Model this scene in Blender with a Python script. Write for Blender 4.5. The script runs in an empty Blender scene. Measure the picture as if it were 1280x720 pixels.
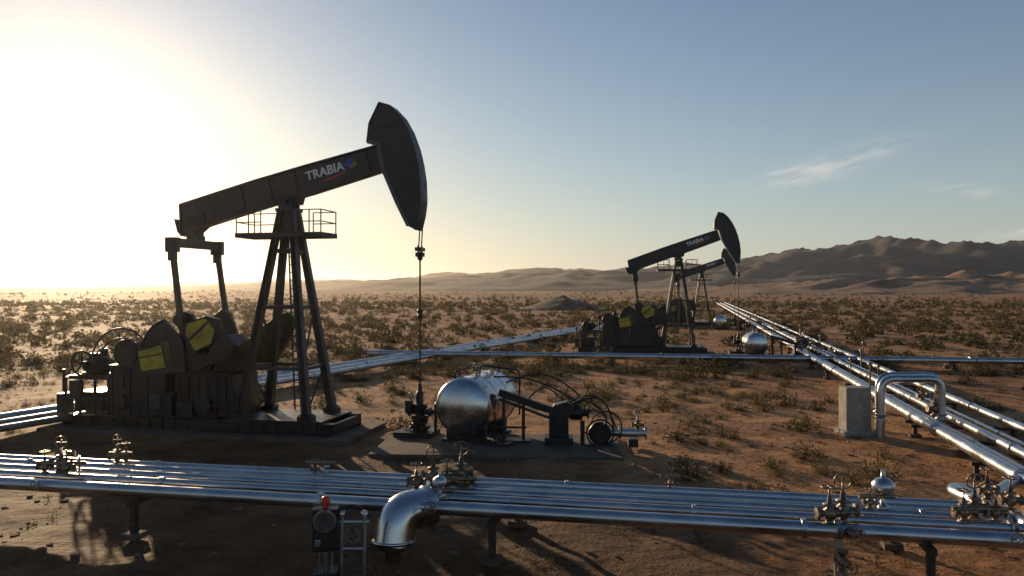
import bpy, math, random
import numpy as np
from mathutils import Vector, Matrix, noise
random.seed(7); rng=np.random.default_rng(11)
R=math.radians
scene=bpy.context.scene
scene.view_settings.view_transform='Standard'
scene.view_settings.look='None'
scene.view_settings.exposure=0
SUN_AZ=-29.0; SUN_EL=10.2   # azimuth from +Y, negative = towards -X

# ---------------------------------------------------------------- materials
def mat(name,c1,c2=None,rough=.5,metal=0.,scale=4.,bump=0.,bscale=30.,rvar=.12,detail=4,coord='Object',stretch=None):
    m=bpy.data.materials.new(name); m.use_nodes=True
    nt=m.node_tree; N=nt.nodes; L=nt.links
    b=N['Principled BSDF']; b.inputs['Metallic'].default_value=metal
    tc=N.new('ShaderNodeTexCoord'); src=tc.outputs[coord]
    n=N.new('ShaderNodeTexNoise'); n.inputs['Scale'].default_value=scale; n.inputs['Detail'].default_value=detail
    n.inputs['Roughness'].default_value=.65
    L.new(src,n.inputs['Vector'])
    cr=N.new('ShaderNodeValToRGB'); cr.color_ramp.elements[0].position=.35; cr.color_ramp.elements[1].position=.68
    cr.color_ramp.elements[0].color=(*c1,1); cr.color_ramp.elements[1].color=(*(c2 or c1),1)
    L.new(n.outputs['Fac'],cr.inputs[0]); L.new(cr.outputs[0],b.inputs['Base Color'])
    if rvar:
        mr=N.new('ShaderNodeMapRange'); mr.inputs['From Min'].default_value=.3; mr.inputs['From Max'].default_value=.7
        mr.inputs['To Min'].default_value=max(.03,rough-rvar); mr.inputs['To Max'].default_value=min(1,rough+rvar)
        L.new(n.outputs['Fac'],mr.inputs[0]); L.new(mr.outputs[0],b.inputs['Roughness'])
    else: b.inputs['Roughness'].default_value=rough
    if bump:
        n3=N.new('ShaderNodeTexNoise'); n3.inputs['Scale'].default_value=bscale; n3.inputs['Detail'].default_value=4
        L.new(src,n3.inputs['Vector'])
        bp=N.new('ShaderNodeBump'); bp.inputs['Strength'].default_value=bump; bp.inputs['Distance'].default_value=.03
        L.new(n3.outputs['Fac'],bp.inputs['Height']); L.new(bp.outputs[0],b.inputs['Normal'])
    return m
M_black=mat('machine_black',(.004,.004,.005),(.014,.013,.013),rough=.45,scale=3,bump=.15)
M_beam=mat('beam_paint',(.017,.017,.021),(.038,.036,.038),rough=.5,scale=2,bump=.08)
M_leg=mat('leg_paint',(.022,.019,.019),(.046,.038,.034),rough=.5,scale=3,bump=.1)
M_rimlit=mat('painted_rim_light',(.15,.14,.14),(.24,.22,.2),rough=.45,scale=4)  # sun rim light painted as a paler strip on the horse head's back edge
M_yel=mat('yellow_paint',(.20,.15,.012),(.56,.42,.025),rough=.5,scale=2.2,bump=.1)
M_olive=mat('olive_paint',(.03,.028,.01),(.09,.074,.018),rough=.5,scale=5)
M_steel=mat('pipe_steel',(.38,.39,.42),(.58,.58,.59),rough=.34,metal=1.,scale=1.2,bump=.06,bscale=7,rvar=.11)
M_chrome=mat('tank_steel',(.46,.47,.49),(.64,.63,.62),rough=.25,metal=1.,scale=2.,bump=.08,bscale=5,rvar=.1)
M_brass=mat('valve_metal',(.13,.085,.055),(.34,.27,.20),rough=.42,metal=.9,scale=9,bump=.1)
M_rust=mat('rusty_steel',(.03,.02,.015),(.08,.05,.035),rough=.7,metal=.3,scale=8,bump=.2)
M_conc=mat('concrete',(.22,.20,.175),(.38,.34,.29),rough=.9,scale=3,bump=.3,bscale=40,rvar=0)
M_dirtpad=mat('pad_concrete',(.06,.046,.038),(.14,.095,.065),rough=.9,scale=1.2,bump=.4,bscale=16,rvar=0)
M_red=mat('red_paint',(.5,.03,.02),(.6,.05,.03),rough=.4)
M_white=mat('white_paint',(.75,.75,.75),(.8,.8,.8),rough=.4)
M_blue=mat('blue_paint',(.02,.06,.45),(.03,.1,.55),rough=.4)
M_glass=mat('gauge_face',(.04,.04,.045),(.1,.1,.1),rough=.15)
M_rub=mat('rubber_hose',(.01,.01,.01),(.025,.022,.02),rough=.6,scale=8)

# ---------------------------------------------------------------- mesh builder
class B:
    def __init__(s,name,mats):
        s.n=name; s.mats=mats; s.v=[]; s.f=[]; s.m=[]; s.s=[]
    def add(s,vs,fs,mi=0,sm=False):
        o=len(s.v); s.v+=[tuple(v) for v in vs]
        for f in fs: s.f.append([i+o for i in f]); s.m.append(mi); s.s.append(sm)
    def box(s,c,d,mi=0,rot=None):
        x,y,z=[a/2 for a in d]
        P=[Vector((a*x,b*y,e*z)) for a in(-1,1) for b in(-1,1) for e in(-1,1)]
        if rot is not None: P=[rot@p for p in P]
        P=[p+Vector(c) for p in P]
        s.add(P,[(0,1,3,2),(4,6,7,5),(0,4,5,1),(2,3,7,6),(0,2,6,4),(1,5,7,3)],mi)
    def beam(s,p,q,w,h,mi=0,w2=None,h2=None):
        p=Vector(p);q=Vector(q); d=(q-p).normalized()
        up=Vector((0,0,1)) if abs(d.z)<.9 else Vector((1,0,0))
        a=d.cross(up).normalized(); b=a.cross(d).normalized()
        w2=w2 or w; h2=h2 or h
        P=[p+a*i*w/2+b*j*h/2 for i,j in((-1,-1),(1,-1),(1,1),(-1,1))]+[q+a*i*w2/2+b*j*h2/2 for i,j in((-1,-1),(1,-1),(1,1),(-1,1))]
        s.add(P,[(3,2,1,0),(4,5,6,7),(0,1,5,4),(1,2,6,5),(2,3,7,6),(3,0,4,7)],mi)
    def prism(s,poly,y0,y1,mi=0):   # poly in XZ
        n=len(poly)
        s.add([(x,y0,z) for x,z in poly]+[(x,y1,z) for x,z in poly],
              [tuple(range(n)),tuple(range(2*n-1,n-1,-1))]+[(i,i+n,(i+1)%n+n,(i+1)%n) for i in range(n)],mi)
    def lathe(s,p,ax,prof,n=20,mi=0):
        p=Vector(p); d=Vector(ax).normalized()
        up=Vector((0,0,1)) if abs(d.z)<.9 else Vector((1,0,0))
        a=d.cross(up).normalized(); b=a.cross(d).normalized()
        vs=[];fs=[]
        for t,r in prof:
            for k in range(n):
                w=2*math.pi*k/n; vs.append(p+d*t+(a*math.cos(w)+b*math.sin(w))*max(r,1e-4))
        for i in range(len(prof)-1):
            for k in range(n):
                fs.append((i*n+k,i*n+(k+1)%n,(i+1)*n+(k+1)%n,(i+1)*n+k))
        s.add(vs,fs,mi,True)
        e=len(prof)-1
        s.add(vs[:n],[tuple(range(n-1,-1,-1))],mi); s.add(vs[e*n:],[tuple(range(n))],mi)
    def cyl(s,p,q,r,n=16,mi=0,r2=None):
        p=Vector(p);q=Vector(q); s.lathe(p,q-p,[(0,r),((q-p).length,r2 if r2 else r)],n,mi)
    def tube(s,path,r,n=12,mi=0,closed=False):
        P=[Vector(p) for p in path]; m=len(P)
        t0=(P[1]-P[0]).normalized(); up=Vector((0,0,1)) if abs(t0.z)<.9 else Vector((1,0,0))
        a=t0.cross(up).normalized(); vs=[]
        for i in range(m):
            if closed: t=(P[(i+1)%m]-P[i-1]).normalized()
            else: t=(P[min(i+1,m-1)]-P[max(i-1,0)]).normalized()
            a=(a-t*a.dot(t)).normalized(); b=t.cross(a)
            for k in range(n):
                w=2*math.pi*k/n; vs.append(P[i]+(a*math.cos(w)+b*math.sin(w))*r)
        fs=[]
        for i in range(m if closed else m-1):
            j=(i+1)%m
            for k in range(n): fs.append((i*n+k,i*n+(k+1)%n,j*n+(k+1)%n,j*n+k))
        s.add(vs,fs,mi,True)
        if not closed:
            s.add(vs[:n],[tuple(range(n-1,-1,-1))],mi); s.add(vs[-n:],[tuple(range(n))],mi)
    def ring(s,c,ax,R_,r,n=20,mi=0,m=8):
        c=Vector(c); d=Vector(ax).normalized(); up=Vector((0,0,1)) if abs(d.z)<.9 else Vector((1,0,0))
        a=d.cross(up).normalized(); b=a.cross(d)
        s.tube([c+(a*math.cos(2*math.pi*k/n)+b*math.sin(2*math.pi*k/n))*R_ for k in range(n)],r,m,mi,True)
    def build(s,parent=None,bevel=0):
        me=bpy.data.meshes.new(s.n); me.from_pydata(s.v,[],s.f)
        for m in s.mats: me.materials.append(m)
        me.polygons.foreach_set('material_index',s.m); me.polygons.foreach_set('use_smooth',s.s); me.update()
        o=bpy.data.objects.new(s.n,me); scene.collection.objects.link(o)
        if parent: o.parent=parent
        if bevel:
            bv=o.modifiers.new('bevel','BEVEL'); bv.width=bevel; bv.segments=2; bv.limit_method='ANGLE'; bv.angle_limit=R(50)
        return o
def empty(name,loc=(0,0,0),rz=0,sc=1):
    e=bpy.data.objects.new(name,None); scene.collection.objects.link(e)
    e.location=loc; e.rotation_euler=(0,0,rz); e.scale=(sc,)*3; e.empty_display_size=.3
    return e
def bend(pts,rad,seg=6):
    P=[Vector(p) for p in pts]; out=[P[0]]
    for i in range(1,len(P)-1):
        a=(P[i-1]-P[i]); b=(P[i+1]-P[i]); r=min(rad,a.length*.49,b.length*.49)
        A=P[i]+a.normalized()*r; C=P[i]+b.normalized()*r
        for k in range(seg+1):
            t=k/seg; out.append(A*(1-t)**2+P[i]*2*t*(1-t)+C*t*t)
    out.append(P[-1]); return out
def hose(B_,p,q,sag,r,mi=0,side=(0,0,0),n=14):
    p=Vector(p);q=Vector(q); sd=Vector(side)
    B_.tube([p.lerp(q,t/n)+(Vector((0,0,sag))+sd)*math.sin(math.pi*t/n) for t in range(n+1)],r,8,mi)
def valve(b,p,s=1.,mb=0,mw=0,ax=(0,0,1),wheel=True,wax=None):
    p=Vector(p); d=Vector(ax).normalized()
    b.lathe(p,d,[(0,.13*s),(.04*s,.13*s),(.04*s,.07*s),(.10*s,.07*s),(.14*s,.12*s),(.22*s,.14*s),(.30*s,.11*s),(.33*s,.06*s),(.37*s,.06*s),
                 (.37*s,.12*s),(.41*s,.12*s),(.41*s,.05*s),(.55*s,.035*s),(.55*s,.018*s),(.78*s,.018*s)],14,mb)
    side=d.cross(Vector((0,1,0))); 
    if side.length<.1: side=d.cross(Vector((1,0,0)))
    side.normalize()
    for sg in(-1,1):
        b.lathe(p+d*.22*s,side*sg,[(.1*s,.07*s),(.2*s,.07*s),(.2*s,.12*s),(.25*s,.12*s)],12,mb)
    if wheel:
        c=p+d*.72*s; wd=Vector(wax) if wax else d
        b.ring(c,wd,.15*s,.015*s,18,mw,6)
        up=Vector((0,0,1)) if abs(wd.normalized().z)<.9 else Vector((1,0,0))
        a=wd.cross(up).normalized(); e=a.cross(wd).normalized()
        for w in(a,e): b.cyl(c-w*.15*s,c+w*.15*s,.010*s,6,mw)

# ---------------------------------------------------------------- terrain
def sst(a,b,x):
    t=min(1,max(0,(x-a)/(b-a))); return t*t*(3-2*t)
def gh(x,y):
    d=math.hypot(x,y-15)
    h=.10*noise.fractal((x/2.2,y/2.2,3.1),.8,2,4)*(1 if d<90 else .3)
    h+=.5*sst(45,260,d)*noise.noise((x/23,y/23,1.7))
    if d>200: h+=3.2*sst(200,700,d)*noise.fractal((x/160,y/160,8.2),.9,2,3)
    return h-.05
def warp(n,lo,hi,k): # dense near 0
    t=np.linspace(-1,1,n); s=np.sinh(t*k)/math.sinh(k)
    return np.where(s<0,-s*lo,s*hi)
xs=warp(440,-4500,4500,6.6); ys=18+warp(480,-600,6500,6.8)
V=[(float(x),float(y),gh(x,y)) for y in ys for x in xs]
nx=len(xs); ny=len(ys)
F=[(j*nx+i,j*nx+i+1,(j+1)*nx+i+1,(j+1)*nx+i) for j in range(ny-1) for i in range(nx-1)]
me=bpy.data.meshes.new('desert_ground'); me.from_pydata(V,[],F); me.polygons.foreach_set('use_smooth',[True]*len(F))
ground=bpy.data.objects.new('desert_ground',me); scene.collection.objects.link(ground)
def groundmat():
    m=bpy.data.materials.new('sand'); m.use_nodes=True; nt=m.node_tree; N=nt.nodes; L=nt.links
    b=N['Principled BSDF']; b.inputs['Roughness'].default_value=.8; b.inputs['Specular IOR Level'].default_value=.25
    b.inputs['Specular Tint'].default_value=(1,.82,.6,1)
    tc=N.new('ShaderNodeTexCoord')
    def nz(sc,det=5,ro=.6,vec=None):
        n=N.new('ShaderNodeTexNoise'); n.inputs['Scale'].default_value=sc; n.inputs['Detail'].default_value=det; n.inputs['Roughness'].default_value=ro
        L.new(vec or tc.outputs['Object'],n.inputs['Vector']); return n.outputs['Fac']
    def ramp(f,stops):
        r=N.new('ShaderNodeValToRGB'); e=r.color_ramp.elements
        e[0].position=stops[0][0]; e[0].color=(*stops[0][1],1); e[1].position=stops[-1][0]; e[1].color=(*stops[-1][1],1)
        for p,c in stops[1:-1]:
            q=e.new(p); q.color=(*c,1)
        L.new(f,r.inputs[0]); return r.outputs[0]
    def mix(f,a,c,t='MIX'):
        x=N.new('ShaderNodeMix'); x.data_type='RGBA'; x.blend_type=t
        x.inputs[0].default_value=f
        L.new(a,x.inputs[6]); L.new(c,x.inputs[7]); return x.outputs[2]
    def mth(op,a,b_=None):
        n=N.new('ShaderNodeMath'); n.operation=op
        for i,v in enumerate((a,b_)):
            if v is None: continue
            if isinstance(v,(int,float)): n.inputs[i].default_value=v
            else: L.new(v,n.inputs[i])
        return n.outputs[0]
    big=ramp(nz(.035,5),[(.3,(.42,.19,.078)),(.5,(.57,.28,.12)),(.7,(.66,.37,.18))])
    nm=nz(.7,6,.7); nf=nz(8,5,.75)
    med=ramp(nm,[(.38,(.42,.38,.35)),(.58,(1,1,1))])
    fine=ramp(nf,[(.35,(.5,.47,.45)),(.62,(1,1,1))])
    c=mix(.85,big,med,'MULTIPLY'); c=mix(.75,c,fine,'MULTIPLY')
    # shade painted into the sand colour around the well and the pipe corridor
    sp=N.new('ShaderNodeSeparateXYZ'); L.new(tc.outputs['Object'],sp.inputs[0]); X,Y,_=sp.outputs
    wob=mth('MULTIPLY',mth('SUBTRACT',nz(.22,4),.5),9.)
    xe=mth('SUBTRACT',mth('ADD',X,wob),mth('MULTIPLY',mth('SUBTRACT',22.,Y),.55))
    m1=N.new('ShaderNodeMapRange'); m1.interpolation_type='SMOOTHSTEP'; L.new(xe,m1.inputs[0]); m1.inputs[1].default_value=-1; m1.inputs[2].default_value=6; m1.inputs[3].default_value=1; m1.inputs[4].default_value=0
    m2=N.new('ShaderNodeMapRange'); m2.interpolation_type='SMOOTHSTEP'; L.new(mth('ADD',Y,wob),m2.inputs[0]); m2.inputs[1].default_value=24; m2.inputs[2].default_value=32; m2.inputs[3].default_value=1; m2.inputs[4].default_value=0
    shade=mth('MULTIPLY',mth('MULTIPLY',m1.outputs[0],m2.outputs[0]),.82)
    x=N.new('ShaderNodeMix'); x.data_type='RGBA'; x.blend_type='MULTIPLY'; L.new(shade,x.inputs[0]); L.new(c,x.inputs[6]); x.inputs[7].default_value=(.20,.19,.20,1)
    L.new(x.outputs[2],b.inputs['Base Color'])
    def bump(h,s,d,prev=None):
        x=N.new('ShaderNodeBump'); x.inputs['Strength'].default_value=s; x.inputs['Distance'].default_value=d
        L.new(h,x.inputs['Height']); 
        if prev: L.new(prev,x.inputs['Normal'])
        return x.outputs[0]
    n=bump(nm,.8,.45); n=bump(nf,.8,.09,n)
    L.new(n,b.inputs['Normal']); return m
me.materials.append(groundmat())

# hills
def hills(name,x0,x1,y0,y1,nx,ny,prof,sc,seed,mats,rough,base=-2):
    V=[]
    for j in range(ny):
        fy=j/(ny-1); y=y0+(y1-y0)*fy
        for i in range(nx):
            x=x0+(x1-x0)*i/(nx-1)
            env=float(np.interp(x,[p[0] for p in prof],[p[1] for p in prof]))
            wob=.12*noise.noise((x/300,seed,0))
            prof_y=math.sin(math.pi*min(1,max(0,fy+wob*.5)))**.8 if 0<fy<1 else 0
            wx=x+sc*.35*noise.noise((x/sc,y/sc,seed+9)); wy=y+sc*.35*noise.noise((x/sc,y/sc,seed+19))
            r=noise.ridged_multi_fractal((wx/sc,wy/sc*.55,seed),.85,2.1,7,1.0,2.0)
            s=noise.fractal((x/sc*3,y/sc*3,seed+4),.8,2,5)
            V.append((x,y,env*prof_y*(1-rough+rough*(r*.62+.2*s))+base))
    F=[(j*nx+i,j*nx+i+1,(j+1)*nx+i+1,(j+1)*nx+i) for j in range(ny-1) for i in range(nx-1)]
    me=bpy.data.meshes.new(name); me.from_pydata(V,[],F); me.polygons.foreach_set('use_smooth',[True]*len(F))
    me.materials.append(mats); o=bpy.data.objects.new(name,me); scene.collection.objects.link(o); return o
M_mtn=mat('mountain_rock',(.020,.018,.020),(.11,.072,.055),rough=.95,scale=.02,detail=9,rvar=0)
M_dune=mat('hill_sand',(.09,.048,.03),(.40,.21,.11),rough=.95,scale=.035,detail=8,rvar=0)
hills('mountains',-1300,3600,1150,2100,560,130,[(-1300,2),(-700,12),(-300,24),(0,36),(200,46),(347,54),(470,72),(594,84),(693,100),(792,114),(875,108),(1056,102),(1500,112),(2200,90),(3600,50)],200,2.3,M_mtn,.43)
hills('foothills',0,2400,540,960,360,90,[(0,1),(110,6),(240,12),(360,18),(520,23),(640,28),(900,28),(1500,30),(2400,10)],80,5.1,M_dune,.75)
hills('distant_ridge',-2600,900,2600,3200,200,24,[(-2600,4),(-1500,18),(-900,34),(-500,52),(-200,66),(100,84),(900,60)],330,9.1,M_mtn,.4)
hills('low_mound',0,26,190,222,50,40,[(0,0),(5,1.0),(9,2.6),(13,3.7),(17,2.6),(21,1.0),(26,0)],9,3.7,M_mtn,.35,-.3)

# ---------------------------------------------------------------- vegetation (one mesh)
def scrub(name,pts,mtl):
    VV=[];FF=[];o=0
    for (x,y,z,s,kind) in pts:
        nb={0:260,1:56,2:12,3:36}[kind]; ls={0:.055,1:.14,2:.33,3:.10}[kind]
        th=rng.uniform(0,2*math.pi,nb); rr=rng.uniform(.0,1,nb)**.5; 
        lob=1+.35*np.sin(th*3+x)+.2*np.sin(th*5+y)
        hh=rng.uniform(.06,1,nb)*(1-.5*rr**2)
        c=np.stack([rr*np.cos(th)*lob*s*.60,rr*np.sin(th)*lob*s*.60,hh*s*.82],1)
        if kind<2: c[:,2]*=.75+.25*np.sin(th*4+x*3)
        a=rng.normal(size=(nb,3)); a/=np.linalg.norm(a,axis=1)[:,None]
        b=rng.normal(size=(nb,3)); b-=a*(a*b).sum(1)[:,None]; b/=np.linalg.norm(b,axis=1)[:,None]
        sz=ls*s*rng.uniform(.6,1.5,nb)[:,None]
        q=np.stack([c-a*sz,c+b*sz*.45,c+a*sz,c-b*sz*.45],1).reshape(-1,3)+np.array([x,y,z])
        VV.append(q); FF.append(np.arange(nb*4).reshape(-1,4)+o); o+=nb*4
        if kind<2 or kind==3:
            nt={0:60,1:12,3:14}[kind]; w={0:.012,1:.03,3:.02}[kind]*s
            k=rng.integers(0,nb,nt); tip=c[k]*1.05; base=tip*np.array([.12,.12,0])
            sd=np.stack([-tip[:,1],tip[:,0],tip[:,2]*0],1)+1e-4; sd/=np.linalg.norm(sd,axis=1)[:,None]
            q=np.stack([base-sd*w,base+sd*w,tip+sd*w*.3,tip-sd*w*.3],1).reshape(-1,3)+np.array([x,y,z])
            VV.append(q); FF.append(np.arange(nt*4).reshape(-1,4)+o); o+=nt*4
    VV=np.concatenate(VV); FF=np.concatenate(FF)
    me=bpy.data.meshes.new(name); me.vertices.add(len(VV)); me.vertices.foreach_set('co',VV.ravel())
    me.loops.add(FF.size); me.loops.foreach_set('vertex_index',FF.ravel())
    me.polygons.add(len(FF)); me.polygons.foreach_set('loop_start',np.arange(len(FF))*4)
    me.update(calc_edges=True); me.materials.append(mtl)
    ob=bpy.data.objects.new(name,me); scene.collection.objects.link(ob); return ob
def leafmat():
    m=bpy.data.materials.new('scrub_leaves'); m.use_nodes=True; nt=m.node_tree; N=nt.nodes; L=nt.links
    b=N['Principled BSDF']; b.inputs['Roughness'].default_value=.8
    tc=N.new('ShaderNodeTexCoord'); n=N.new('ShaderNodeTexNoise'); n.inputs['Scale'].default_value=.5; n.inputs['Detail'].default_value=5
    n.inputs['Roughness'].default_value=.75
    L.new(tc.outputs['Object'],n.inputs['Vector'])
    r=N.new('ShaderNodeValToRGB'); e=r.color_ramp.elements; e[0].position=.34; e[0].color=(.042,.038,.017,1); e[1].position=.7; e[1].color=(.22,.14,.055,1)
    q=e.new(.52); q.color=(.10,.078,.033,1)
    L.new(n.outputs['Fac'],r.inputs[0]); L.new(r.outputs[0],b.inputs['Base Color'])
    t=N.new('ShaderNodeBsdfTranslucent'); L.new(r.outputs[0],t.inputs[0])
    mx=N.new('ShaderNodeMixShader'); mx.inputs[0].default_value=.38
    L.new(b.outputs[0],mx.inputs[1]); L.new(t.outputs[0],mx.inputs[2]); L.new(mx.outputs[0],N['Material Output'].inputs[0]); return m
def rack_x(y): return 11.8+.225*(y-18.4)
pts=[]
while len(pts)<12500:
    y=random.uniform(12,1100) if random.random()<.5 else random.uniform(12,280)
    x=random.uniform(-.85*y-12,.85*y+12)
    if y<33 and -17<x<4.5: continue
    if y<20 and x<10.5: continue
    if abs(x-rack_x(y)-1.4)<2.6 and y<250: continue
    if 55<y<66 and 3<x<24: continue
    cl=noise.noise((x/14,y/14,5))+.5*noise.noise((x/50,y/50,9))
    if cl<-.08 and random.random()<.5: continue
    s=random.choice([.35,.5,.65,.85,1.1,1.4])*random.uniform(.8,1.2)
    if y<45: s*=.65
    kind=0 if y<55 else (1 if y<190 else 2)
    if kind==2: s*=1.2
    pts.append((x,y,gh(x,y)-.02,s,kind))
for _ in range(2200):   # small dry tufts
    y=random.uniform(13,70); x=random.uniform(-.8*y-3,.8*y+3)
    if 20<y<33 and -17<x<3.5: continue
    if noise.noise((x/4,y/4,2))<-.05: continue
    pts.append((x,y,gh(x,y)-.01,random.uniform(.12,.32),3))
for (x,y,s) in [(-13.3,36,1.2),(-16,40,1.3),(-11.8,38,1.1),(-3.4,27.2,.9),(-4.0,28.6,1.0),(-2.4,30,.9),(6.6,29.5,.6),(6.2,33,.7),(3.0,33,1.0),(4.4,38,1.1),(3.6,36,.8),(9.2,24,.4),(-17,52,1.5),(-19,47,1.3),(-20,56,1.5),(20,50,1.3),(22,46,1.2),(25,62,1.6),(27.5,60,1.4),(24,52,1.3),(-22,60,1.6),(-26,58,1.5)]:
    pts.append((x,y,gh(x,y)-.02,s,0))
scrub('desert_scrub',pts,leafmat())

# stones (one mesh)
st=B('scattered_stones',[mat('stone',(.12,.07,.045),(.27,.165,.10),rough=.95,scale=6,rvar=0)])
for _ in range(2600):
    y=random.uniform(12,60); x=random.uniform(-.8*y-3,.8*y+3); r=random.choice([.02,.03,.04,.05,.09])*random.uniform(.6,1.4)
    vs=[Vector((math.cos(a)*math.cos(e),math.sin(a)*math.cos(e),math.sin(e)*.6))*r*random.uniform(.7,1.2)+Vector((x,y,gh(x,y)+r*.1)) for e in(-.6,.5) for a in [k*math.pi/2.5+e for k in range(5)]]
    st.add(vs,[(0,1,6,5),(1,2,7,6),(2,3,8,7),(3,4,9,8),(4,0,5,9),(5,6,7,8,9)])
st.build()

# ---------------------------------------------------------------- pumpjack
HEAD=[(3.45,11.28),(3.10,10.6),(3.02,9.97),(3.42,9.86),(3.6,8.97),(4.08,7.88),(4.48,7.10),(4.74,6.96),(4.87,7.47),(4.93,7.95),(4.91,8.6),(4.82,9.2),(4.68,9.75),(4.47,10.3),(4.2,10.78),(3.85,11.15)]
def pumpjack(loc,rz,sc,tilt,text):
    e=empty('pumpjack',loc,rz,sc)
    b=B('skid_base',[M_black,M_conc,M_leg])
    for y in(-1.15,1.15):
        b.box((-3.0,y,.33),(10.4,.06,.34)); b.box((-3.0,y,.515),(10.4,.28,.03)); b.box((-3.0,y,.15),(10.4,.28,.03))
        for k in range(22): b.box((-8.0+k*.48,y*1.06,.33),(.03,.06,.33))
    for x in np.linspace(-8.1,2.1,9): b.box((x,0,.34),(.16,2.2,.30))
    b.box((0,0,.56),(3.6,2.5,.06)); b.box((-3.2,0,.55),(2.0,2.1,.035))
    for x in(-1.3,1.15):
        for y in(-1.0,1.0):
            b.box((x,y,.66),(.5,.42,.14)); b.box((x,y,.76),(.34,.3,.10))
            for i in(-.2,.2):
                for j in(-.16,.16): b.cyl((x+i,y+j,.73),(x+i,y+j,.79),.025,6)
    b.build(e,.01)
    pb=B('concrete_footing',[M_dirtpad]); pb.box((-2.9,0,.0),(11.6,3.6,.24)); pb.build(e,.03)
    b=B('samson_post',[M_leg,M_black])
    feet=[(-1.3,-1.0),(1.15,-1.0),(1.15,1.0),(-1.3,1.0)]
    tp=[(-.20,-.20),(.20,-.20),(.20,.20),(-.20,.20)]
    legs=[]
    for (x,y),(u,v) in zip(feet,tp):
        p=Vector((x,y,.75)); q=Vector((u,v,7.7)); legs.append((p,q)); b.beam(p,q,.30,.26,0,.24,.2)
        b.beam(p+Vector((0,-.142 if y<0 else .142,0)),q+Vector((0,-.115 if v<0 else .115,0)),.38,.02,0,.3,.02)
    at=lambda i,t: legs[i][0].lerp(legs[i][1],t)
    for t in(.22,.52,.80):
        for i in range(4): b.beam(at(i,t),at((i+1)%4,t),.09,.12)
    for t,u in((.0,.22),(.22,.52)):
        for i in(1,3): b.beam(at(i,t),at((i+1)%4,u),.05,.07)
    b.box((0,0,7.74),(.72,.66,.12)); b.box((0,-.27,7.98),(.5,.1,.4)); b.box((0,.27,7.98),(.5,.1,.4))
    b.cyl((0,-.42,8.06),(0,.42,8.06),.15,18,1); b.box((0,0,7.4),(.52,.5,.5),1)
    l0=Vector((-.15,1.12,.6)); l1=Vector((-.05,.42,6.85))
    for s in(-.2,.2): b.beam(l0+Vector((s,0,0)),l1+Vector((s,0,0)),.05,.05)
    for k in range(22):
        p=l0.lerp(l1,(k+.5)/22); b.cyl(p-Vector((.2,0,0)),p+Vector((.2,0,0)),.02,6)
    b.build(e,.008)
    b=B('service_platform',[M_leg])
    Z=6.85
    for y in(-.62,.62): b.box((-.1,y,Z),(3.2,.05,.16))
    for x in(-1.7,1.5): b.box((x,0,Z),(.05,1.24,.16))
    for x in(-1.15,.95): b.box((x,0,Z+.06),(1.05,1.2,.03))
    for sx,(xa,xb) in((0,(-1.68,-.75)),(1,(.62,1.48))):
        for y in(-.6,.6):
            for x in np.linspace(xa,xb,3 if y<0 else 2): b.cyl((x,y,Z),(x,y,Z+.85),.022,6)
            for z in(.45,.85): b.cyl((xa,y,Z+z),(xb,y,Z+z),.02,6)
        x=xa if sx==0 else xb
        for z in(.45,.85): b.cyl((x,-.6,Z+z),(x,.6,Z+z),.02,6)
    b.build(e)
    pv=bpy.data.objects.new('walking_beam_assembly',None); scene.collection.objects.link(pv); pv.parent=e; pv.location=(0,0,8.06)
    pv.rotation_euler=(0,-R(tilt),0)
    al=R(13.8); ca,sa=math.cos(al),math.sin(al)
    def bl(X,Z): return (X*ca-Z*sa, X*sa+Z*ca)
    b=B('walking_beam',[M_beam,M_black,M_rimlit])
    c0=.53
    prof=[(-4.25,c0-.62),(-3.2,c0-.55),(-1,c0-.50),(1,c0-.50),(3.62,c0-.43),(3.62,c0+.43),(1,c0+.47),(-1,c0+.48),(-4.05,c0+.42)]
    b.prism([bl(*p) for p in prof],-.13,.13)
    for (pa,pb_) in(((-4.25,c0-.62),(-3.2,c0-.55)),((-3.2,c0-.55),(-1,c0-.50)),((-1,c0-.5),(1,c0-.5)),((1,c0-.5),(3.62,c0-.43)),((3.62,c0+.43),(1,c0+.47)),((1,c0+.47),(-1,c0+.48)),((-1,c0+.48),(-4.05,c0+.42)),((-4.05,c0+.42),(-4.25,c0-.62))):
        A=bl(*pa); C=bl(*pb_); b.beam((A[0],0,A[1]),(C[0],0,C[1]),.46,.05,0)
    for X in(-2.9,-1.6,-.5,.5,3.2):
        A=bl(X,c0-.47); C=bl(X,c0+.42)
        for y in(-.17,.17): b.beam((A[0],y,A[1]),(C[0],y,C[1]),.07,.03,0)
    b.prism([(-.5,.06),(.5,.14),(.42,-.12),(-.42,-.16)],-.24,.24,1)
    b.prism([(-4.1,-.95),(-3.95,-.55),(-3.2,-.35),(-3.15,-.8),(-3.45,-1.05),(-3.5,-1.3),(-3.85,-1.3),(-3.9,-1.05)],-.2,.2,1)
    b.prism([(-4.42,-.55),(-4.3,-1.0),(-4.15,-1.18),(-3.9,-1.2),(-3.8,-.7)],-.16,.16,1)
    b.build(pv,.006)
    fc=bpy.data.curves.new('beam_lettering','FONT'); fc.body=text; fc.size=.42; fc.extrude=.006; fc.offset=.010; fc.space_character=1.03
    fc.materials.append(M_white)
    fo=bpy.data.objects.new('beam_lettering',fc); scene.collection.objects.link(fo); fo.parent=pv
    x,z=bl(.88,c0-.04); fo.location=(x,-.142,z)
    fo.rotation_euler=(Matrix.Rotation(-al,3,'Y')@Matrix.Rotation(R(90),3,'X')).to_euler()
    b=B('painted_mark',[M_blue,M_yel,M_red])
    def q(pp,mi): b.prism([bl(*p) for p in pp],-.140,-.131,mi)
    q([(2.30,c0+.10),(2.56,c0+.27),(2.72,c0+.2),(2.46,c0+.02)],0)
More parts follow.
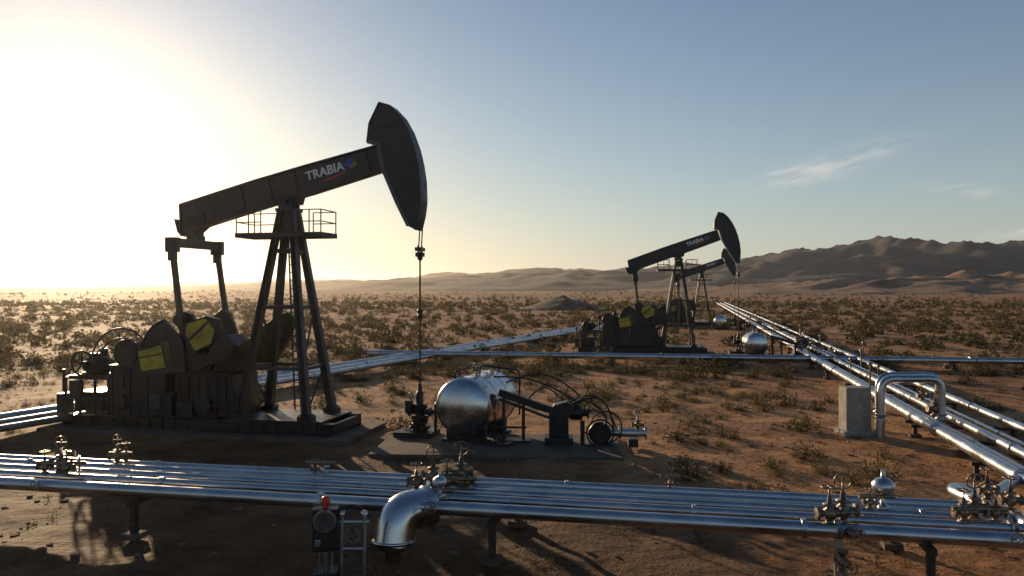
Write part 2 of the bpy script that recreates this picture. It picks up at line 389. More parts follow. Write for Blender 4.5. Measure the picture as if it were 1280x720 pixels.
    q([(2.48,c0-.0),(2.74,c0+.16),(2.80,c0+.02),(2.59,c0-.06)],1)
    q([(1.30,c0-.20),(1.7,c0-.17),(2.4,c0-.10),(2.34,c0-.15),(1.7,c0-.24)],2)
    b.build(pv)
    b=B('horse_head',[M_beam,M_rimlit,M_black])
    hp=[(x,z-8.06) for x,z in HEAD]
    b.prism(hp,-.30,.30)
    arc=hp[7:]+[hp[0]]
    for i in range(len(arc)-1):
        b.beam((arc[i][0],0,arc[i][1]),(arc[i+1][0],0,arc[i+1][1]),.72,.05,0)
    back=hp[:7]
    for i in range(2,6):
        b.beam((back[i][0],-.305,back[i][1]),(back[i+1][0],-.305,back[i+1][1]),.05,.10,1)
    for i in range(0,6): b.beam((back[i][0],0,back[i][1]),(back[i+1][0],0,back[i+1][1]),.68,.04,0)
    for A,C in(((3.5,1.6),(4.75,1.2)),((3.65,.7),(4.85,.4)),((3.3,2.4),(4.3,2.5))):
        b.beam((A[0],-.31,A[1]),(C[0],-.31,C[1]),.03,.06,0)
    b.build(pv,.006)
    t=R(tilt); tx=-3.64*math.cos(t)+1.25*math.sin(t); tz=8.06-3.64*math.sin(t)-1.25*math.cos(t)
    b=B('equalizer_and_pitmans',[M_leg,M_black])
    b.box((tx,0,tz-.22),(.34,2.95,.30)); b.cyl((tx,-.34,tz-.0),(tx,.34,tz-.0),.16,14,1)
    for y in(-1.35,1.35):
        b.box((tx,y,tz-.30),(.42,.26,.5),1)
        pin=Vector((-3.33,y,3.93)) if y<0 else Vector((-3.25,y,3.85))
        b.beam((tx,y,tz-.45),pin,.16,.17); b.box((tx,y,tz-.7),(.24,.22,.3),1)
        b.cyl(pin+Vector((0,-.16,0)),pin+Vector((0,.16,0)),.2,16,1)
    b.build(e,.008)
    b=B('cranks_and_counterweights',[M_black,M_yel,M_olive])
    S=(-2.7,2.55)
    b.cyl((S[0],-1.25,S[1]),(S[0],1.25,S[1]),.19,18)
    for sgn in(-1,1):
        y0,y1=(-1.24,-1.05) if sgn<0 else (1.05,1.24)
        b.prism([(S[0]-.1,S[1]-.4),(S[0]+.42,S[1]-.12),(-3.0,4.12),(-3.3,4.22),(-3.62,4.0),(-3.15,2.5)],y0,y1)
    ya,yb=-1.46,-1.26
    def arcp(cx,cz,r,a0,a1,n=9): return [(cx+r*math.cos(R(a0+(a1-a0)*k/n)),cz+r*math.sin(R(a0+(a1-a0)*k/n))) for k in range(n+1)]
    b.prism(list(reversed([(-3.1,2.15),(-3.2,3.2)]+arcp(-3.5,2.65,1.4,110,190)+[(-4.9,2.0)])),ya+.05,yb-.0,0)
    b.tube([(x,ya+.03,z) for x,z in arcp(-3.5,2.65,1.33,112,188)],.03,8,0)
    b.prism([(-4.90,2.84),(-4.76,2.16),(-3.84,2.30),(-4.02,3.06)],ya-.02,ya+.04,1)
    b.prism([(-4.0,3.2),(-3.8,2.5),(-3.6,2.5),(-3.7,3.25)],ya-.0,ya+.04,2)
    b.prism([(-3.06,3.84),(-3.1,3.4),(-2.68,2.80),(-2.1,3.1),(-1.72,3.5),(-1.85,3.98),(-2.3,4.08)],ya-.02,yb,0)
    b.prism([(-3.0,3.80),(-3.04,3.42),(-2.68,2.9),(-2.1,3.15),(-1.95,3.6),(-2.3,4.0)],ya-.045,ya-.02,1)
    b.prism([(-2.5,2.4),(-1.6,2.5),(-1.2,3.1),(-1.66,3.55),(-2.1,3.02)],ya,yb-.01,0)
    b.beam((-3.0,ya-.05,3.2),(-2.1,ya-.05,3.95),.05,.07,0); b.cyl((-3.9,ya-.06,3.3),(-3.9,ya,3.3),.1,10)
    b.beam((-4.86,ya-.04,2.62),(-3.9,ya-.04,2.78),.03,.04,0)
    b.prism([(-2.5,2.2),(-1.2,2.3),(-.6,3.3),(-.45,3.9),(-.75,4.15),(-1.3,3.9),(-2.2,3.3)],1.26,1.48,2)
    b.prism([(-3.2,2.2),(-3.3,3.5),(-4.3,3.5),(-4.9,2.9),(-4.7,2.2)],1.26,1.46,0)
    b.build(e,.02)
    b=B('gear_reducer',[M_black,M_leg,M_olive])
    b.prism([(-4.0,.57),(-1.55,.57),(-1.7,2.0),(-1.9,2.1),(-1.85,2.9),(-2.3,3.35),(-3.2,3.35),(-3.7,2.9),(-3.7,2.1),(-3.9,2.0)],-.85,.85)
    for x in np.linspace(-3.7,-1.9,6): b.box((x,-.88,1.3),(.06,.08,1.3))
    b.box((-2.8,-.9,2.05),(2.2,.12,.12)); b.box((-2.8,0,3.4),(.7,.6,.1)); b.cyl((-2.8,0,3.4),(-2.8,0,3.65),.09,10)
    b.cyl((-2.7,-1.06,2.55),(-2.7,-.8,2.55),.42,22)
    b.box((-1.5,-.5,1.0),(.3,.6,.8)); b.prism([(-1.5,2.4),(-.9,2.9),(-.75,3.3),(-1.0,3.4),(-1.7,2.9)],-.7,-.62,2)
    b.cyl((-2.6,-1.0,1.0),(-2.6,-1.22,1.0),.3,18); b.tube(bend([(-2.3,-1.15,1.0),(-1.6,-1.15,1.0),(-1.6,-1.15,2.1),(-2.2,-.9,2.1)],.2),.04,8)
    b.build(e,.015)
    b=B('motor_housing',[M_black,M_leg,M_steel])
    b.box((-5.1,-.05,1.42),(2.2,2.3,1.7)); b.box((-5.1,-.05,2.3),(2.3,2.4,.06))
    for x in(-6.14,-5.42,-4.72,-4.06): b.box((x,-1.22,1.42),(.07,.06,1.66))
    for z in(.75,1.4,2.08): b.box((-5.1,-1.215,z),(2.1,.04,.06))
    for k in range(9): b.box((-5.06,-1.23,1.5+k*.06),(.55,.03,.025))
    b.box((-4.4,-1.24,1.1),(.42,.06,.5),1); b.box((-5.8,-1.24,1.75),(.35,.06,.45))
    b.cyl((-5.75,-1.2,1.05),(-5.75,-1.34,1.05),.24,18); b.ring((-5.75,-1.34,1.05),(0,1,0),.24,.02,18)
    b.tube(bend([(-5.5,-1.3,1.05),(-5.0,-1.3,1.05),(-5.0,-1.3,.65),(-4.2,-1.3,.65)],.12),.035,8)
    b.box((-3.95,-1.0,1.0),(.4,.5,.8)); b.box((-3.3,-1.05,.85),(.6,.3,.5))
    for x in(-8.1,-7.5,-6.9,-6.35):
        for y in(-1.1,1.05): b.box((x,y,1.18),(.08,.08,1.3))
    for z in(1.1,1.82):
        for y in(-1.1,1.05): b.box((-7.22,y,z),(1.8,.07,.08))
        for x in(-8.1,-6.35): b.box((x,0,z),(.07,2.15,.08))
    b.box((-7.2,0,1.88),(1.7,2.1,.05)); b.box((-7.4,-.1,.95),(1.1,1.5,.7)); b.box((-7.75,-1.0,1.45),(.4,.25,.55),1)
    b.box((-8.3,-.9,.9),(.3,.5,.7)); b.cyl((-8.35,-.9,1.3),(-8.35,-.9,2.1),.06,8)
    b.lathe((-7.9,-.35,2.22),(1,0,0),[(0,.12),(.02,.24),(.12,.3),(.85,.3),(.92,.26),(1.1,.2),(1.1,.09),(1.3,.09)],18)
    for k in range(10): b.ring((-7.72+k*.075,-.35,2.22),(1,0,0),.31,.014,18)
    b.box((-7.5,-.35,2.58),(.3,.3,.16)); b.box((-7.5,-.35,1.93),(.8,.5,.08)); b.cyl((-7.9,.6,1.9),(-7.9,.6,2.75),.14,10)
    fw=Vector((-7.35,-1.2,2.35)); b.ring(fw,(0,1,0),.42,.045,28); b.cyl(fw-Vector((0,.06,0)),fw+Vector((0,.9,0)),.07,12)
    for k in range(5):
        a=2*math.pi*k/5+.3; b.beam(fw,fw+Vector((math.cos(a)*.42,0,math.sin(a)*.42)),.04,.06)
    b.cyl((-5.75,-1.05,2.72),(-5.75,-.9,2.72),.42,24); b.ring((-5.75,-.98,2.72),(0,1,0),.45,.05,26)
    b.tube([(-5.9+1.25*math.cos(R(a)),-1.0,2.25+1.35*math.sin(R(a))) for a in range(40,181,10)],.035,8)
    b.tube([(-5.9+.95*math.cos(R(a)),-1.0,2.25+1.0*math.sin(R(a))) for a in range(30,181,10)],.03,8)
    for a in(60,95,130,160): b.cyl((-5.9+.95*math.cos(R(a)),-1.0,2.25+1.0*math.sin(R(a))),(-5.9+1.25*math.cos(R(a)),-1.0,2.25+1.35*math.sin(R(a))),.02,6)
    b.prism([(-6.1,2.33),(-4.6,2.33),(-4.8,2.9),(-5.3,3.2),(-5.9,3.0)],-.6,.6); b.cyl((-5.2,.2,2.9),(-5.2,.2,3.45),.12,12)
    b.box((-4.45,-.3,2.7),(.5,1.0,.7)); b.cyl((-6.5,.3,1.9),(-6.5,.3,2.9),.05,8); b.box((-6.5,.3,2.95),(.25,.2,.2))
    hose(b,(-7.4,-.5,2.6),(-6.1,-.8,2.5),.35,.03); hose(b,(-8.1,-1.1,1.9),(-7.3,-.8,2.1),.3,.03); hose(b,(-6.9,.2,2.0),(-5.3,.3,3.2),.5,.035)
    b.build(e,.012)
    X=4.80; dz=4.85*math.sin(R(tilt))
    b=B('bridle_and_polished_rod',[M_black,M_leg])
    for y in(-.14,.14): b.cyl((X+.06,y,7.4+dz),(X,y,6.35+dz*.6),.022,6)
    b.box((X,0,6.33+dz*.6),(.2,.5,.12)); b.box((X,0,6.15+dz*.6),(.26,.22,.14)); b.cyl((X,0,6.2+dz*.6),(X,0,5.95+dz*.6),.07,8)
    for y in(-.2,.2): b.cyl((X,y,6.45+dz*.6),(X,y,6.0+dz*.6),.03,6)
    b.cyl((X,0,1.2),(X,0,6.4+dz*.6),.032,8)
    b.lathe((X,0,4.0),(0,0,1),[(0,.05),(.05,.09),(.12,.09),(.14,.06),(.2,.1),(.28,.1),(.32,.05)],10)
    b.build(e)
    b=B('wellhead',[M_black,M_brass,M_steel])
    b.lathe((X,0,.0),(0,0,1),[(0,.42),(.10,.42),(.10,.26),(.3,.26),(.3,.36),(.38,.36),(.38,.2),(.62,.2),(.62,.3),(.72,.3),(.72,.17),(.9,.17),(1.0,.26),(1.12,.26),(1.12,.13),(1.35,.15),(1.5,.13),(1.55,.08),(1.8,.06)],18)
    for s in(-1,1):
        b.lathe((X,0,.85),(s,0,0),[(.1,.1),(.34,.1),(.34,.16),(.40,.16),(.40,.08),(.5,.08)],12)
        b.lathe((X,0,.5),(0,s,0),[(.1,.1),(.34,.1),(.34,.16),(.40,.16)],12)
    b.box((X-.1,0,.12),(1.3,1.1,.2)); valve(b,(X+.0,-.45,.5),.7,0,0,(0,-1,0)); b.box((X-.32,-.2,1.05),(.2,.25,.4)); b.ring((X-.3,0,1.35),(1,0,.3),.14,.018)
    b.build(e,.008)
    return e

# ---------------------------------------------------------------- separator set
def separator(loc,rz,sc):
    e=empty('separator_tank',loc,rz,sc)
    r=.92; z=1.22; Ln=2.75
    b=B('vessel',[M_chrome,M_black])
    dome=[(-.42*math.cos(R(a)),r*math.sin(R(a))) for a in range(2,91,8)]
    dome=dome+[(0,r)]
    end=[(Ln+.42*math.cos(R(a)),r*math.sin(R(a))) for a in range(88,0,-8)]
    b.lathe((0,0,z),(0,1,0),dome+[(Ln,r)]+end,48,0)
    for y in(.06,Ln-.05): b.ring((0,y,z),(0,1,0),r+.005,.02,48,0)
    for y in(.9,1.85): b.ring((0,y,z),(0,1,0),r+.003,.012,48,0)
    for y in(.35,Ln-.4): 
        b.box((0,y,.28),(1.35,.16,.5),1); b.box((0,y,.06),(1.6,.4,.12),1)
    b.build(e)
    b=B('tank_fittings',[M_brass,M_steel,M_black])
    for (x,y,s) in((-.15,.4,.55),(.1,1.0,.75),(-.1,1.6,.6),(.25,2.1,.8),(0,2.6,.6)):
        b.cyl((x,y,z+r-.06),(x,y,z+r+.08),.07*s*1.3,12,1); valve(b,(x,y,z+r+.06),s*.62,0,0)
    b.tube(bend([(-.3,.1,z+r-.1),(-.3,.1,z+r+.22),(.3,2.6,z+r+.25),(.3,2.6,z+r-.1)],.12),.025,8,2)
    b.tube(bend([(.1,1.3,z+r),(.1,1.3,z+r+.3),(1.4,1.6,z+r+.15),(1.4,1.6,.8)],.2),.03,8,2)
    b.tube(bend([(-.95,.7,z),(-1.25,.7,z),(-1.25,.7,.2)],.15),.05,10,2); b.ring((-1.25,.7,.7),(0,1,0),.12,.015,14,0)
    for x in(1.05,1.35):
        b.cyl((x,.1,0),(x,.1,1.1),.035,8,2)
    b.box((1.2,.1,.06),(.7,.5,.12),2); valve(b,(1.05,.1,.3),.5,2,2); b.box((1.22,.1,.62),(.5,.06,.06),2)
    b.build(e,.006)
    return e
def transfer(loc,rz,sc):
    e=empty('transfer_pump_unit',loc,rz,sc)
    b=B('pump_frame',[M_black,M_steel,M_rub,M_brass,M_yel])
    b.beam((-1.7,.4,1.62),(.2,0,1.05),.16,.22); b.beam((-1.7,.4,1.40),(.0,0,.85),.08,.08)
    b.box((-1.55,.4,.8),(.10,.10,1.6)); b.box((-.9,.25,.62),(.10,.10,1.25)); b.box((-1.2,.3,.06),(1.1,.6,.12)); b.box((-1.2,.3,.5),(.8,.06,.06))
    b.box((.25,0,.62),(.62,.55,.62)); b.prism([(-.1,.93),(.6,.93),(.75,1.25),(.5,1.42),(.1,1.3)],-.26,.26)
    b.box((.25,0,.15),(.9,.8,.3)); b.box((.25,-.29,.6),(.4,.05,.36)); b.cyl((.25,-.3,.95),(.25,-.42,.95),.17,16,0)
    b.lathe((.55,0,1.05),(1,0,0),[(0,.16),(.1,.24),(.4,.24),(.45,.12),(.6,.12),(.6,.2),(.66,.2)],16)
    b.beam((.5,0,1.15),(1.05,0,1.5),.1,.14); b.box((1.0,0,.4),(.14,.14,.8))
    b.lathe((1.55,-.25,.42),(0,1,0),[(0,.3),(.06,.36),(.2,.36),(.22,.26),(.5,.26),(.52,.18),(.7,.18)],20)
    b.box((1.55,0,.06),(.8,.9,.12)); b.ring((1.55,-.3,.45),(0,1,0),.42,.03,24,2); b.ring((1.75,-.1,.62),(.3,1,0),.5,.026,24,2)
    b.ring((1.35,.2,.7),(-.2,1,.2),.42,.024,24,2)
    hose(b,(-1.9,.6,2.1),(.9,0,1.35),.28,.03,2); hose(b,(-1.5,.7,1.9),(1.2,.2,1.3),.55,.028,2,(0,.3,0)); hose(b,(-.9,.5,1.2),(.4,.3,1.35),.5,.025,2)
    hose(b,(.7,-.1,1.35),(2.0,-.1,.5),.55,.03,2,(.25,0,0)); hose(b,(.5,.2,1.3),(2.15,.1,.3),.7,.028,2,(.2,0,0)); hose(b,(1.2,-.2,1.45),(1.3,-.3,.4),.0,.03,2,(.5,-.1,0))
    b.lathe((1.9,0,.42),(1,0,0),[(0,.12),(.25,.12),(.25,.2),(.32,.2),(.32,.13),(1.05,.13),(1.05,.21),(1.13,.21)],16,1)
    valve(b,(2.75,0,.5),.8,3,3); b.box((2.6,0,.12),(.3,.4,.25))
    b.build(e,.008); return e

TH=R(-12)
pumpjack((-7.8,28,0),TH,1.0,0,'TRABIA')
separator((-1.58,25.6,0),R(-18.4),1.0)
transfer((1.25,25.6,0),R(-4),1.0)
pumpjack((12.9,62,0),R(-8),.94,5,'TRABIA')
separator((17.6,57.5,0),R(-10),.85); transfer((20.4,57.8,0),R(-4),.95)
pumpjack((25.6,108,0),R(-8),.9,5,'TRABIA')
separator((25.5,98,0),R(-18.4),.8); transfer((27.8,98.5,0),R(-4),.8)

b=B('concrete_pad',[M_dirtpad]); b.box((-.4,25.5,-.02),(7.6,3.6,.14),0,Matrix.Rotation(R(-4),3,'Z')); b.build(None,.02)
b=B('concrete_pad',[M_dirtpad]); b.box((18.6,58.3,-.02),(8,4.6,.2)); b.build(None,.02)

# ---------------------------------------------------------------- pipelines
def yF(x,off): return 16.9-.204*(x+10.8)+off
def pipeline(name,lines,r,flange=6.,sup=5.,k0=.4):
    e=empty(name); b=B('pipes',[M_steel,M_rust,M_conc]); c=B('supports',[M_rust,M_dirtpad,M_black])
    for (p,q,rr) in lines:
        p=Vector(p);q=Vector(q); L_=(q-p).length; d=(q-p)/L_
        b.cyl(p,q,rr,20,0)
        k=random.uniform(1,flange)
        while k<L_ and k<150:
            b.lathe(p+d*k,d,[(-.04,rr*1.02),(-.04,rr*1.32),(-.006,rr*1.32),(-.006,rr*1.15),(.006,rr*1.15),(.006,rr*1.32),(.04,rr*1.32),(.04,rr*1.02)],20,0); k+=flange*random.uniform(.8,1.3)
    p=Vector(lines[0][0]);q=Vector(lines[0][1]); p2=Vector(lines[-1][0]); L_=(q-p).length; d=(q-p)/L_
    off=p2-p; off-=d*off.dot(d); n=off.normalized() if off.length>.01 else d.cross(Vector((0,0,1))); W=off.length
    rr=lines[0][2]; k=sup*k0
    while k<min(L_,220):
        m=p+d*k; zt=m.z-rr-.02
        ang=math.atan2(n.y,n.x); rt=Matrix.Rotation(ang,3,'Z'); cc=m+n*W/2
        c.box((cc.x,cc.y,zt-.05),(W+.5,.14,.1),0,rt)
        for t in(-.12,W+.12):
            w=m+n*t; c.box((w.x,w.y,(zt-.1)/2-.05),(.12,.12,zt+.0),0,rt); c.box((w.x,w.y,.03),(.34,.34,.12),1,rt)
        k+=sup
    b.build(e); c.build(e); return e
lf=[]
for off,rr,x1 in((0,.13,16.),(.72,.095,8.9),(1.25,.095,8.9),(1.75,.095,8.9),(2.2,.085,8.9)):
    lf.append(((-16,yF(-16,off),.9),(x1,yF(x1,off),.9),rr))
random.seed(3)
pipeline('foreground_pipeline',lf,.13,9.,7.4,1.16)
e=empty('pipe_manifold'); b=B('header',[M_steel,M_brass,M_rust])
b.cyl((8.95,yF(8.95,.5),.9),(8.95,yF(8.95,2.6),.9),.16,20); b.lathe((8.95,yF(8.95,.5),.9),(0,-1,0),[(0,.2),(.06,.2),(.1,.1)],16)
for o in(.72,1.25,1.75,2.2): b.lathe((8.75,yF(8.75,o),.9),(1,-.2,0),[(-.25,.15),(-.2,.15),(-.2,.1),(0,.1),(0,.15),(.05,.15)],16)
for o in(.8,1.5,2.2): valve(b,(8.95,yF(8.95,o),1.03),.8,1,1)
b.tube(bend([(8.95,yF(8.95,2.4),.9),(8.95,16.5,.9),(10.4,17.2,.6),(11.6,18.4,.6)],.5),.13,16); b.build(e)

def rl(xb,z,r,y0=13,y1=260): return ((xb+.225*(y0-18.4),y0,z),(xb+.225*(y1-18.4),y1,z),r)
pipeline('pipe_rack',[rl(11.8,.6,.17),rl(13.0,.6,.13),rl(14.6,.6,.13)],.15,8,6)
pipeline('small_bore_pipes',[rl(12.4,.5,.07),rl(13.7,.5,.07)],.07,12,6,.9)
b=B('rack_valves',[M_brass,M_steel,M_rust]); 
for y in list(np.arange(20,130,3.6)):
    xb=random.choice([11.8,12.4,13.0,13.7,14.6]); x=xb+.225*(y-18.4)
    s=random.uniform(.6,1.1)
    if random.random()<.6: valve(b,(x,y,.7),s,0,0)
    else:
        b.cyl((x,y,.6),(x,y,.6+1.1*s),.045,8,0); b.lathe((x,y,.6+1.1*s),(0,0,1),[(0,.09),(.1,.1),(.15,.04)],10,0)
b.build()
def loop(x0,x1,y,z0,zt,r):
    b=B('expansion_loop',[M_steel,M_rust])
    b.tube(bend([(x0,y,-.1),(x0,y,zt),(x1,y+.1,zt),(x1,y+.1,z0)],.45,8),r,16)
    for x,yy in((x0,y),(x1,y+.1)): b.lathe((x,yy,z0),(0,0,1),[(0,r*1.5),(.05,r*1.5),(.05,r),(.12,r),(.12,r*1.5),(.17,r*1.5)],16)
    b.build()
loop(12.45,14.55,27,.6,1.95,.13); loop(13.1,15.3,28.6,.6,1.9,.12)
b=B('concrete_pillar',[M_conc]); b.box((11.87,27.7,.78),(.86,.7,1.66)); b.box((11.87,27.7,.03),(1.1,.95,.18)); b.build(None,.04)
pipeline('cross_pipeline',[((-10,55.4,.55),(60,44.5,.55),.2),((-9,56.3,.5),(60,45.4,.5),.14)],.2,9,7)
def ll(o,z,r): return ((-30+o,-2+0,z),(10.4+o,99,z),r)
pipeline('diagonal_pipeline',[ll(0,.42,.21),ll(1.1,.42,.16),ll(2.0,.42,.12)],.2,9,8)

# ---------------------------------------------------------------- foreground valves
def vcluster(x,off,specs,sc=1.):
    y=yF(x,off); e=empty('pipe_valve',(x,y,.98)); b=B('valve_body',[M_brass,M_steel,M_rust,M_red])
    for (dx,dy,s,kind) in specs:
        if kind==0: valve(b,(dx,dy,0),s,0,0)
        elif kind==1: valve(b,(dx,dy,0),s,0,0,(0,0,1),True,(0,1,.2))
        elif kind==2:
            b.lathe((dx,dy,0),(0,0,1),[(0,.1*s),(.05*s,.1*s),(.05*s,.05*s),(.3*s,.05*s),(.3*s,.17*s),(.36*s,.2*s),(.46*s,.2*s),(.54*s,.12*s),(.56*s,.04*s),(.7*s,.04*s)],16,1)
        elif kind==3:
            b.cyl((dx,dy,-.9),(dx,dy,.1),.07*s,12,1); valve(b,(dx,dy-.02,-.55),.7*s,0,0,(0,-1,0)); b.lathe((dx,dy,-.2),(0,0,1),[(0,.07*s),(0,.15*s),(.06,.15*s),(.06,.07*s)],14,0)
        elif kind==4: valve(b,(dx,dy,-.08),s,0,0,(0,-1,.15))
    xs_=[q[0] for q in specs]
    b.cyl((min(xs_)-.2,0,.22*sc),(max(xs_)+.2,-.02,.22*sc),.04,10,0)
    b.build(e); return e
vcluster(-9.9,.75,[(-.3,0,.65,0),(.0,.1,.9,1),(.28,-.2,.7,0),(.1,-.6,.6,4),(.4,.1,.5,2)])
vcluster(-9.1,1.9,[(0,0,.75,1),(.15,.1,.6,0)])
vcluster(-4.3,1.9,[(0,0,.4,0),(.25,0,.35,2)])
vcluster(-1.5,1.0,[(-.4,-.1,.75,0),(-.1,.3,.95,1),(.2,0,.8,0),(.45,.5,1.0,1),(.0,-.8,.7,4),(.1,-.5,.7,2),(.6,.1,.6,0)])
vcluster(5.55,.05,[(-.15,0,.9,0),(.12,.1,1.0,1),(0,0,1,3),(.1,-.1,.7,4)])
vcluster(6.8,1.35,[(0,0,1.0,2),(-.25,0,.5,0)])
vcluster(8.0,.75,[(-.2,0,.75,0),(.1,.2,.9,1),(.35,0,.7,0),(.1,-.5,.7,4)])
vcluster(3.2,2.2,[(0,0,.3,0)])

# capped large-bore elbow in front of the pipes
e=empty('large_pipe_elbow'); b=B('elbow',[M_chrome,M_rust,M_steel])
pth=bend([(-1.66,15.42,.80),(-2.14,15.0,.80),(-2.2,14.86,.22)],.55,16)
b.tube(pth,.37,36,0)
b.lathe((-1.68,15.40,.80),(.76,.66,0),[(0,.37),(.03,.405),(.08,.405),(.08,.37),(.16,.33),(.22,.25),(.26,.13),(.27,.02)],36,0)
b.lathe((-2.2,14.86,.34),(.0,-.1,-1),[(0,.37),(.0,.41),(.05,.41),(.05,.37),(.14,.31),(.2,.2),(.22,.14),(.6,.14)],36,0)
b.cyl((-1.7,15.6,.9),(-1.75,16.6,.9),.13,16,2); b.build(e)
e=empty('control_box',(-3.26,14.0,0),R(8)); b=B('box_body',[M_black,M_glass,M_red,M_steel,M_brass])
b.box((0,0,.80),(.44,.26,.74),0); b.box((0,-.14,.80),(.36,.02,.62),0); b.cyl((0,0,-.1),(0,0,.45),.06,10,3); b.box((0,0,.02),(.4,.4,.1))
b.lathe((0,-.15,.98),(0,-1,0),[(0,.2),(.06,.2),(.06,.17)],24,4); b.cyl((0,-.15,.98),(0,-.215,.98),.165,24,1)
b.lathe((0,0,1.17),(0,0,1),[(0,.05),(.06,.05),(.07,.08),(.18,.07),(.2,.03)],12,2)
b.box((-.12,-.16,.6),(.1,.03,.12),3); b.cyl((.12,-.1,.4),(.12,-.1,-.1),.025,8,3); b.cyl((-.1,-.1,.42),(-.1,-.1,-.1),.02,8,3)
hose(b,(.2,0,1.1),(.75,.3,.9),.15,.02,0); b.build(e,.01)
e=empty('pipe_stand',(-2.78,14.0,0)); b=B('stand_frame',[M_steel,M_brass])
for x in(-.2,.2): b.cyl((x,0,-.1),(x,0,1.05),.035,10,0); b.lathe((x,0,1.05),(0,0,1),[(0,.06),(.05,.06),(.07,.03)],10,0)
b.cyl((-.28,0,.92),(.28,0,.92),.03,8,0); b.cyl((-.2,0,.45),(.2,0,.45),.025,8,0); b.ring((0,-.06,.7),(0,1,0),.12,.014,16,1); b.cyl((0,0,.45),(0,0,.92),.02,8,1); b.build(e)

# ---------------------------------------------------------------- sky and sun
w=bpy.data.worlds.new('World'); scene.world=w; w.use_nodes=True
nt=w.node_tree; N=nt.nodes; L=nt.links; bg=N['Background']
sky=N.new('ShaderNodeTexSky'); sky.sky_type='NISHITA'; sky.sun_disc=False
sky.sun_elevation=R(SUN_EL); sky.sun_rotation=R(SUN_AZ); sky.altitude=0; sky.air_density=1.15; sky.dust_density=.38; sky.ozone_density=3.5
tc=N.new('ShaderNodeTexCoord')
def mth(op,a,b_=None,c=None):
    n=N.new('ShaderNodeMath'); n.operation=op
    for i,v in enumerate((a,b_,c)):
        if v is None: continue
        if isinstance(v,(int,float)): n.inputs[i].default_value=v
        else: L.new(v,n.inputs[i])
    return n.outputs[0]
sd=Vector((math.sin(R(SUN_AZ))*math.cos(R(SUN_EL)),math.cos(R(SUN_AZ))*math.cos(R(SUN_EL)),math.sin(R(SUN_EL))))
sp=N.new('ShaderNodeSeparateXYZ'); L.new(tc.outputs['Generated'],sp.inputs[0])
X,Y,Z=sp.outputs
yy=mth('MAXIMUM',Y,.05); u=mth('DIVIDE',X,yy); v=mth('DIVIDE',Z,yy)
def streak(u0,v0,ang,la,lb):
    du=mth('SUBTRACT',u,u0); dv=mth('SUBTRACT',v,v0); c,s=math.cos(ang),math.sin(ang)
    a=mth('ADD',mth('MULTIPLY',du,c),mth('MULTIPLY',dv,s)); b_=mth('SUBTRACT',mth('MULTIPLY',dv,c),mth('MULTIPLY',du,s))
    a2=mth('POWER',mth('ABSOLUTE',mth('DIVIDE',a,la)),2.); b2=mth('POWER',mth('ABSOLUTE',mth('DIVIDE',b_,lb)),2.)
    return mth('EXPONENT',mth('MULTIPLY',mth('ADD',a2,b2),-1.))
g=mth('ADD',streak(.40,.155,R(17),.08,.013),streak(.36,.140,R(2),.035,.008))
g=mth('ADD',g,mth('MULTIPLY',streak(.57,.122,R(-5),.05,.008),.5)); g=mth('ADD',g,mth('MULTIPLY',streak(.64,.07,R(8),.06,.008),.7))
cb=N.new('ShaderNodeCombineXYZ'); c_,s_=math.cos(R(15)),math.sin(R(15))
L.new(mth('MULTIPLY',mth('ADD',mth('MULTIPLY',u,c_),mth('MULTIPLY',v,s_)),12),cb.inputs[0])
L.new(mth('MULTIPLY',mth('SUBTRACT',mth('MULTIPLY',v,c_),mth('MULTIPLY',u,s_)),75),cb.inputs[1])
n=N.new('ShaderNodeTexNoise'); n.inputs['Scale'].default_value=1.6; n.inputs['Detail'].default_value=5; n.inputs['Distortion'].default_value=.6
L.new(cb.outputs[0],n.inputs['Vector'])
cl=mth('MINIMUM',mth('MULTIPLY',g,mth('MULTIPLY',mth('MAXIMUM',mth('SUBTRACT',n.outputs['Fac'],.34),0.),3.2)),1.)
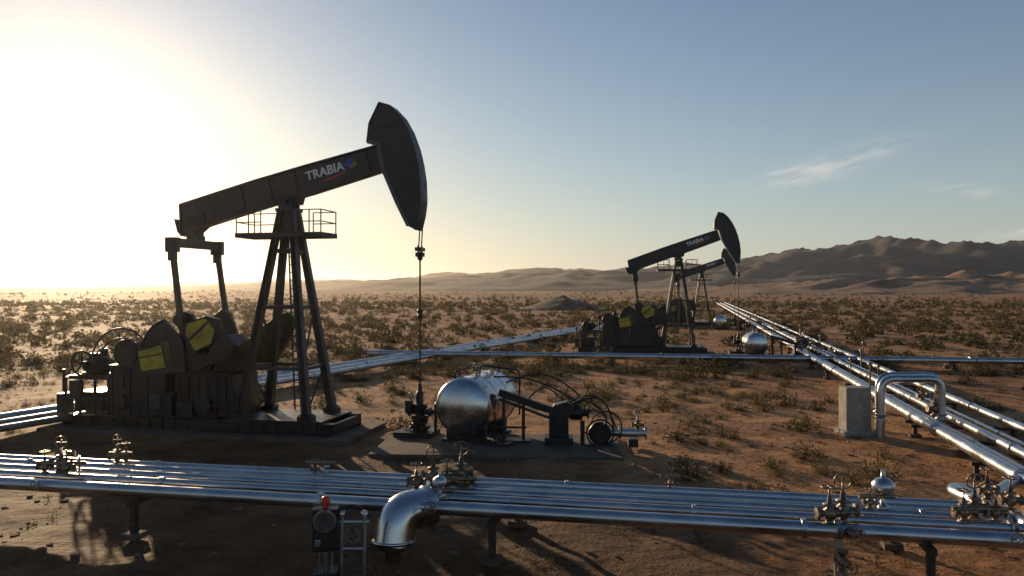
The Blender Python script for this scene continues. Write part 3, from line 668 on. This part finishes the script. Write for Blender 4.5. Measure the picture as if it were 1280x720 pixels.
# dusty air: pale band hugging the horizon, warmer and brighter towards the sun
dp=N.new('ShaderNodeVectorMath'); dp.operation='DOT_PRODUCT'; L.new(tc.outputs['Generated'],dp.inputs[0]); dp.inputs[1].default_value=sd
cs=mth('MAXIMUM',dp.outputs['Value'],0.)
ws=mth('POWER',cs,7.)
hc=N.new('ShaderNodeMix'); hc.data_type='RGBA'; L.new(ws,hc.inputs[0]); hc.inputs[6].default_value=(7.9,7.8,7.6,1); hc.inputs[7].default_value=(12.0,9.6,6.6,1)
hz=mth('MULTIPLY',mth('EXPONENT',mth('MULTIPLY',mth('MAXIMUM',Z,0.),-5.5)),mth('ADD',.50,mth('MULTIPLY',ws,.28)))
mh=N.new('ShaderNodeMix'); mh.data_type='RGBA'; L.new(hz,mh.inputs[0]); L.new(sky.outputs[0],mh.inputs[6]); L.new(hc.outputs[2],mh.inputs[7])
mx=N.new('ShaderNodeMix'); mx.data_type='RGBA'; L.new(mth('MULTIPLY',cl,.5),mx.inputs[0])
L.new(mh.outputs[2],mx.inputs[6]); mx.inputs[7].default_value=(8.4,7.7,7.1,1)
# keep the aureole from acting as a second, very large light
lim=N.new('ShaderNodeVectorMath'); lim.operation='MINIMUM'; L.new(mx.outputs[2],lim.inputs[0]); lim.inputs[1].default_value=(12.0,10.8,9.2)
L.new(lim.outputs[0],bg.inputs['Color']); bg.inputs['Strength'].default_value=.098
sl=bpy.data.lights.new('sun','SUN'); sl.energy=5; sl.angle=R(.5); sl.color=(1,.73,.45)
so=bpy.data.objects.new('sun',sl); scene.collection.objects.link(so); so.rotation_euler=sd.to_track_quat('Z','Y').to_euler(); so.location=(-40,60,30)

# thin desert haze
b=B('haze',[]); b.box((0,2200,38),(7000,5600,90)); ho=b.build()
hm=bpy.data.materials.new('haze'); hm.use_nodes=True; HN=hm.node_tree.nodes; HN.remove(HN['Principled BSDF'])
vs=HN.new('ShaderNodeVolumeScatter'); vs.inputs['Density'].default_value=.00010; vs.inputs['Anisotropy'].default_value=.8; vs.inputs['Color'].default_value=(1,.94,.86,1)
hm.node_tree.links.new(vs.outputs[0],HN['Material Output'].inputs['Volume']); ho.data.materials.append(hm)

cam=bpy.data.cameras.new('camera'); co=bpy.data.objects.new('camera',cam); scene.collection.objects.link(co)
cam.lens=28.125; cam.sensor_width=36; cam.clip_end=20000; cam.clip_start=.1
co.location=(0,0,5); co.rotation_euler=(R(90.05),0,0); scene.camera=co
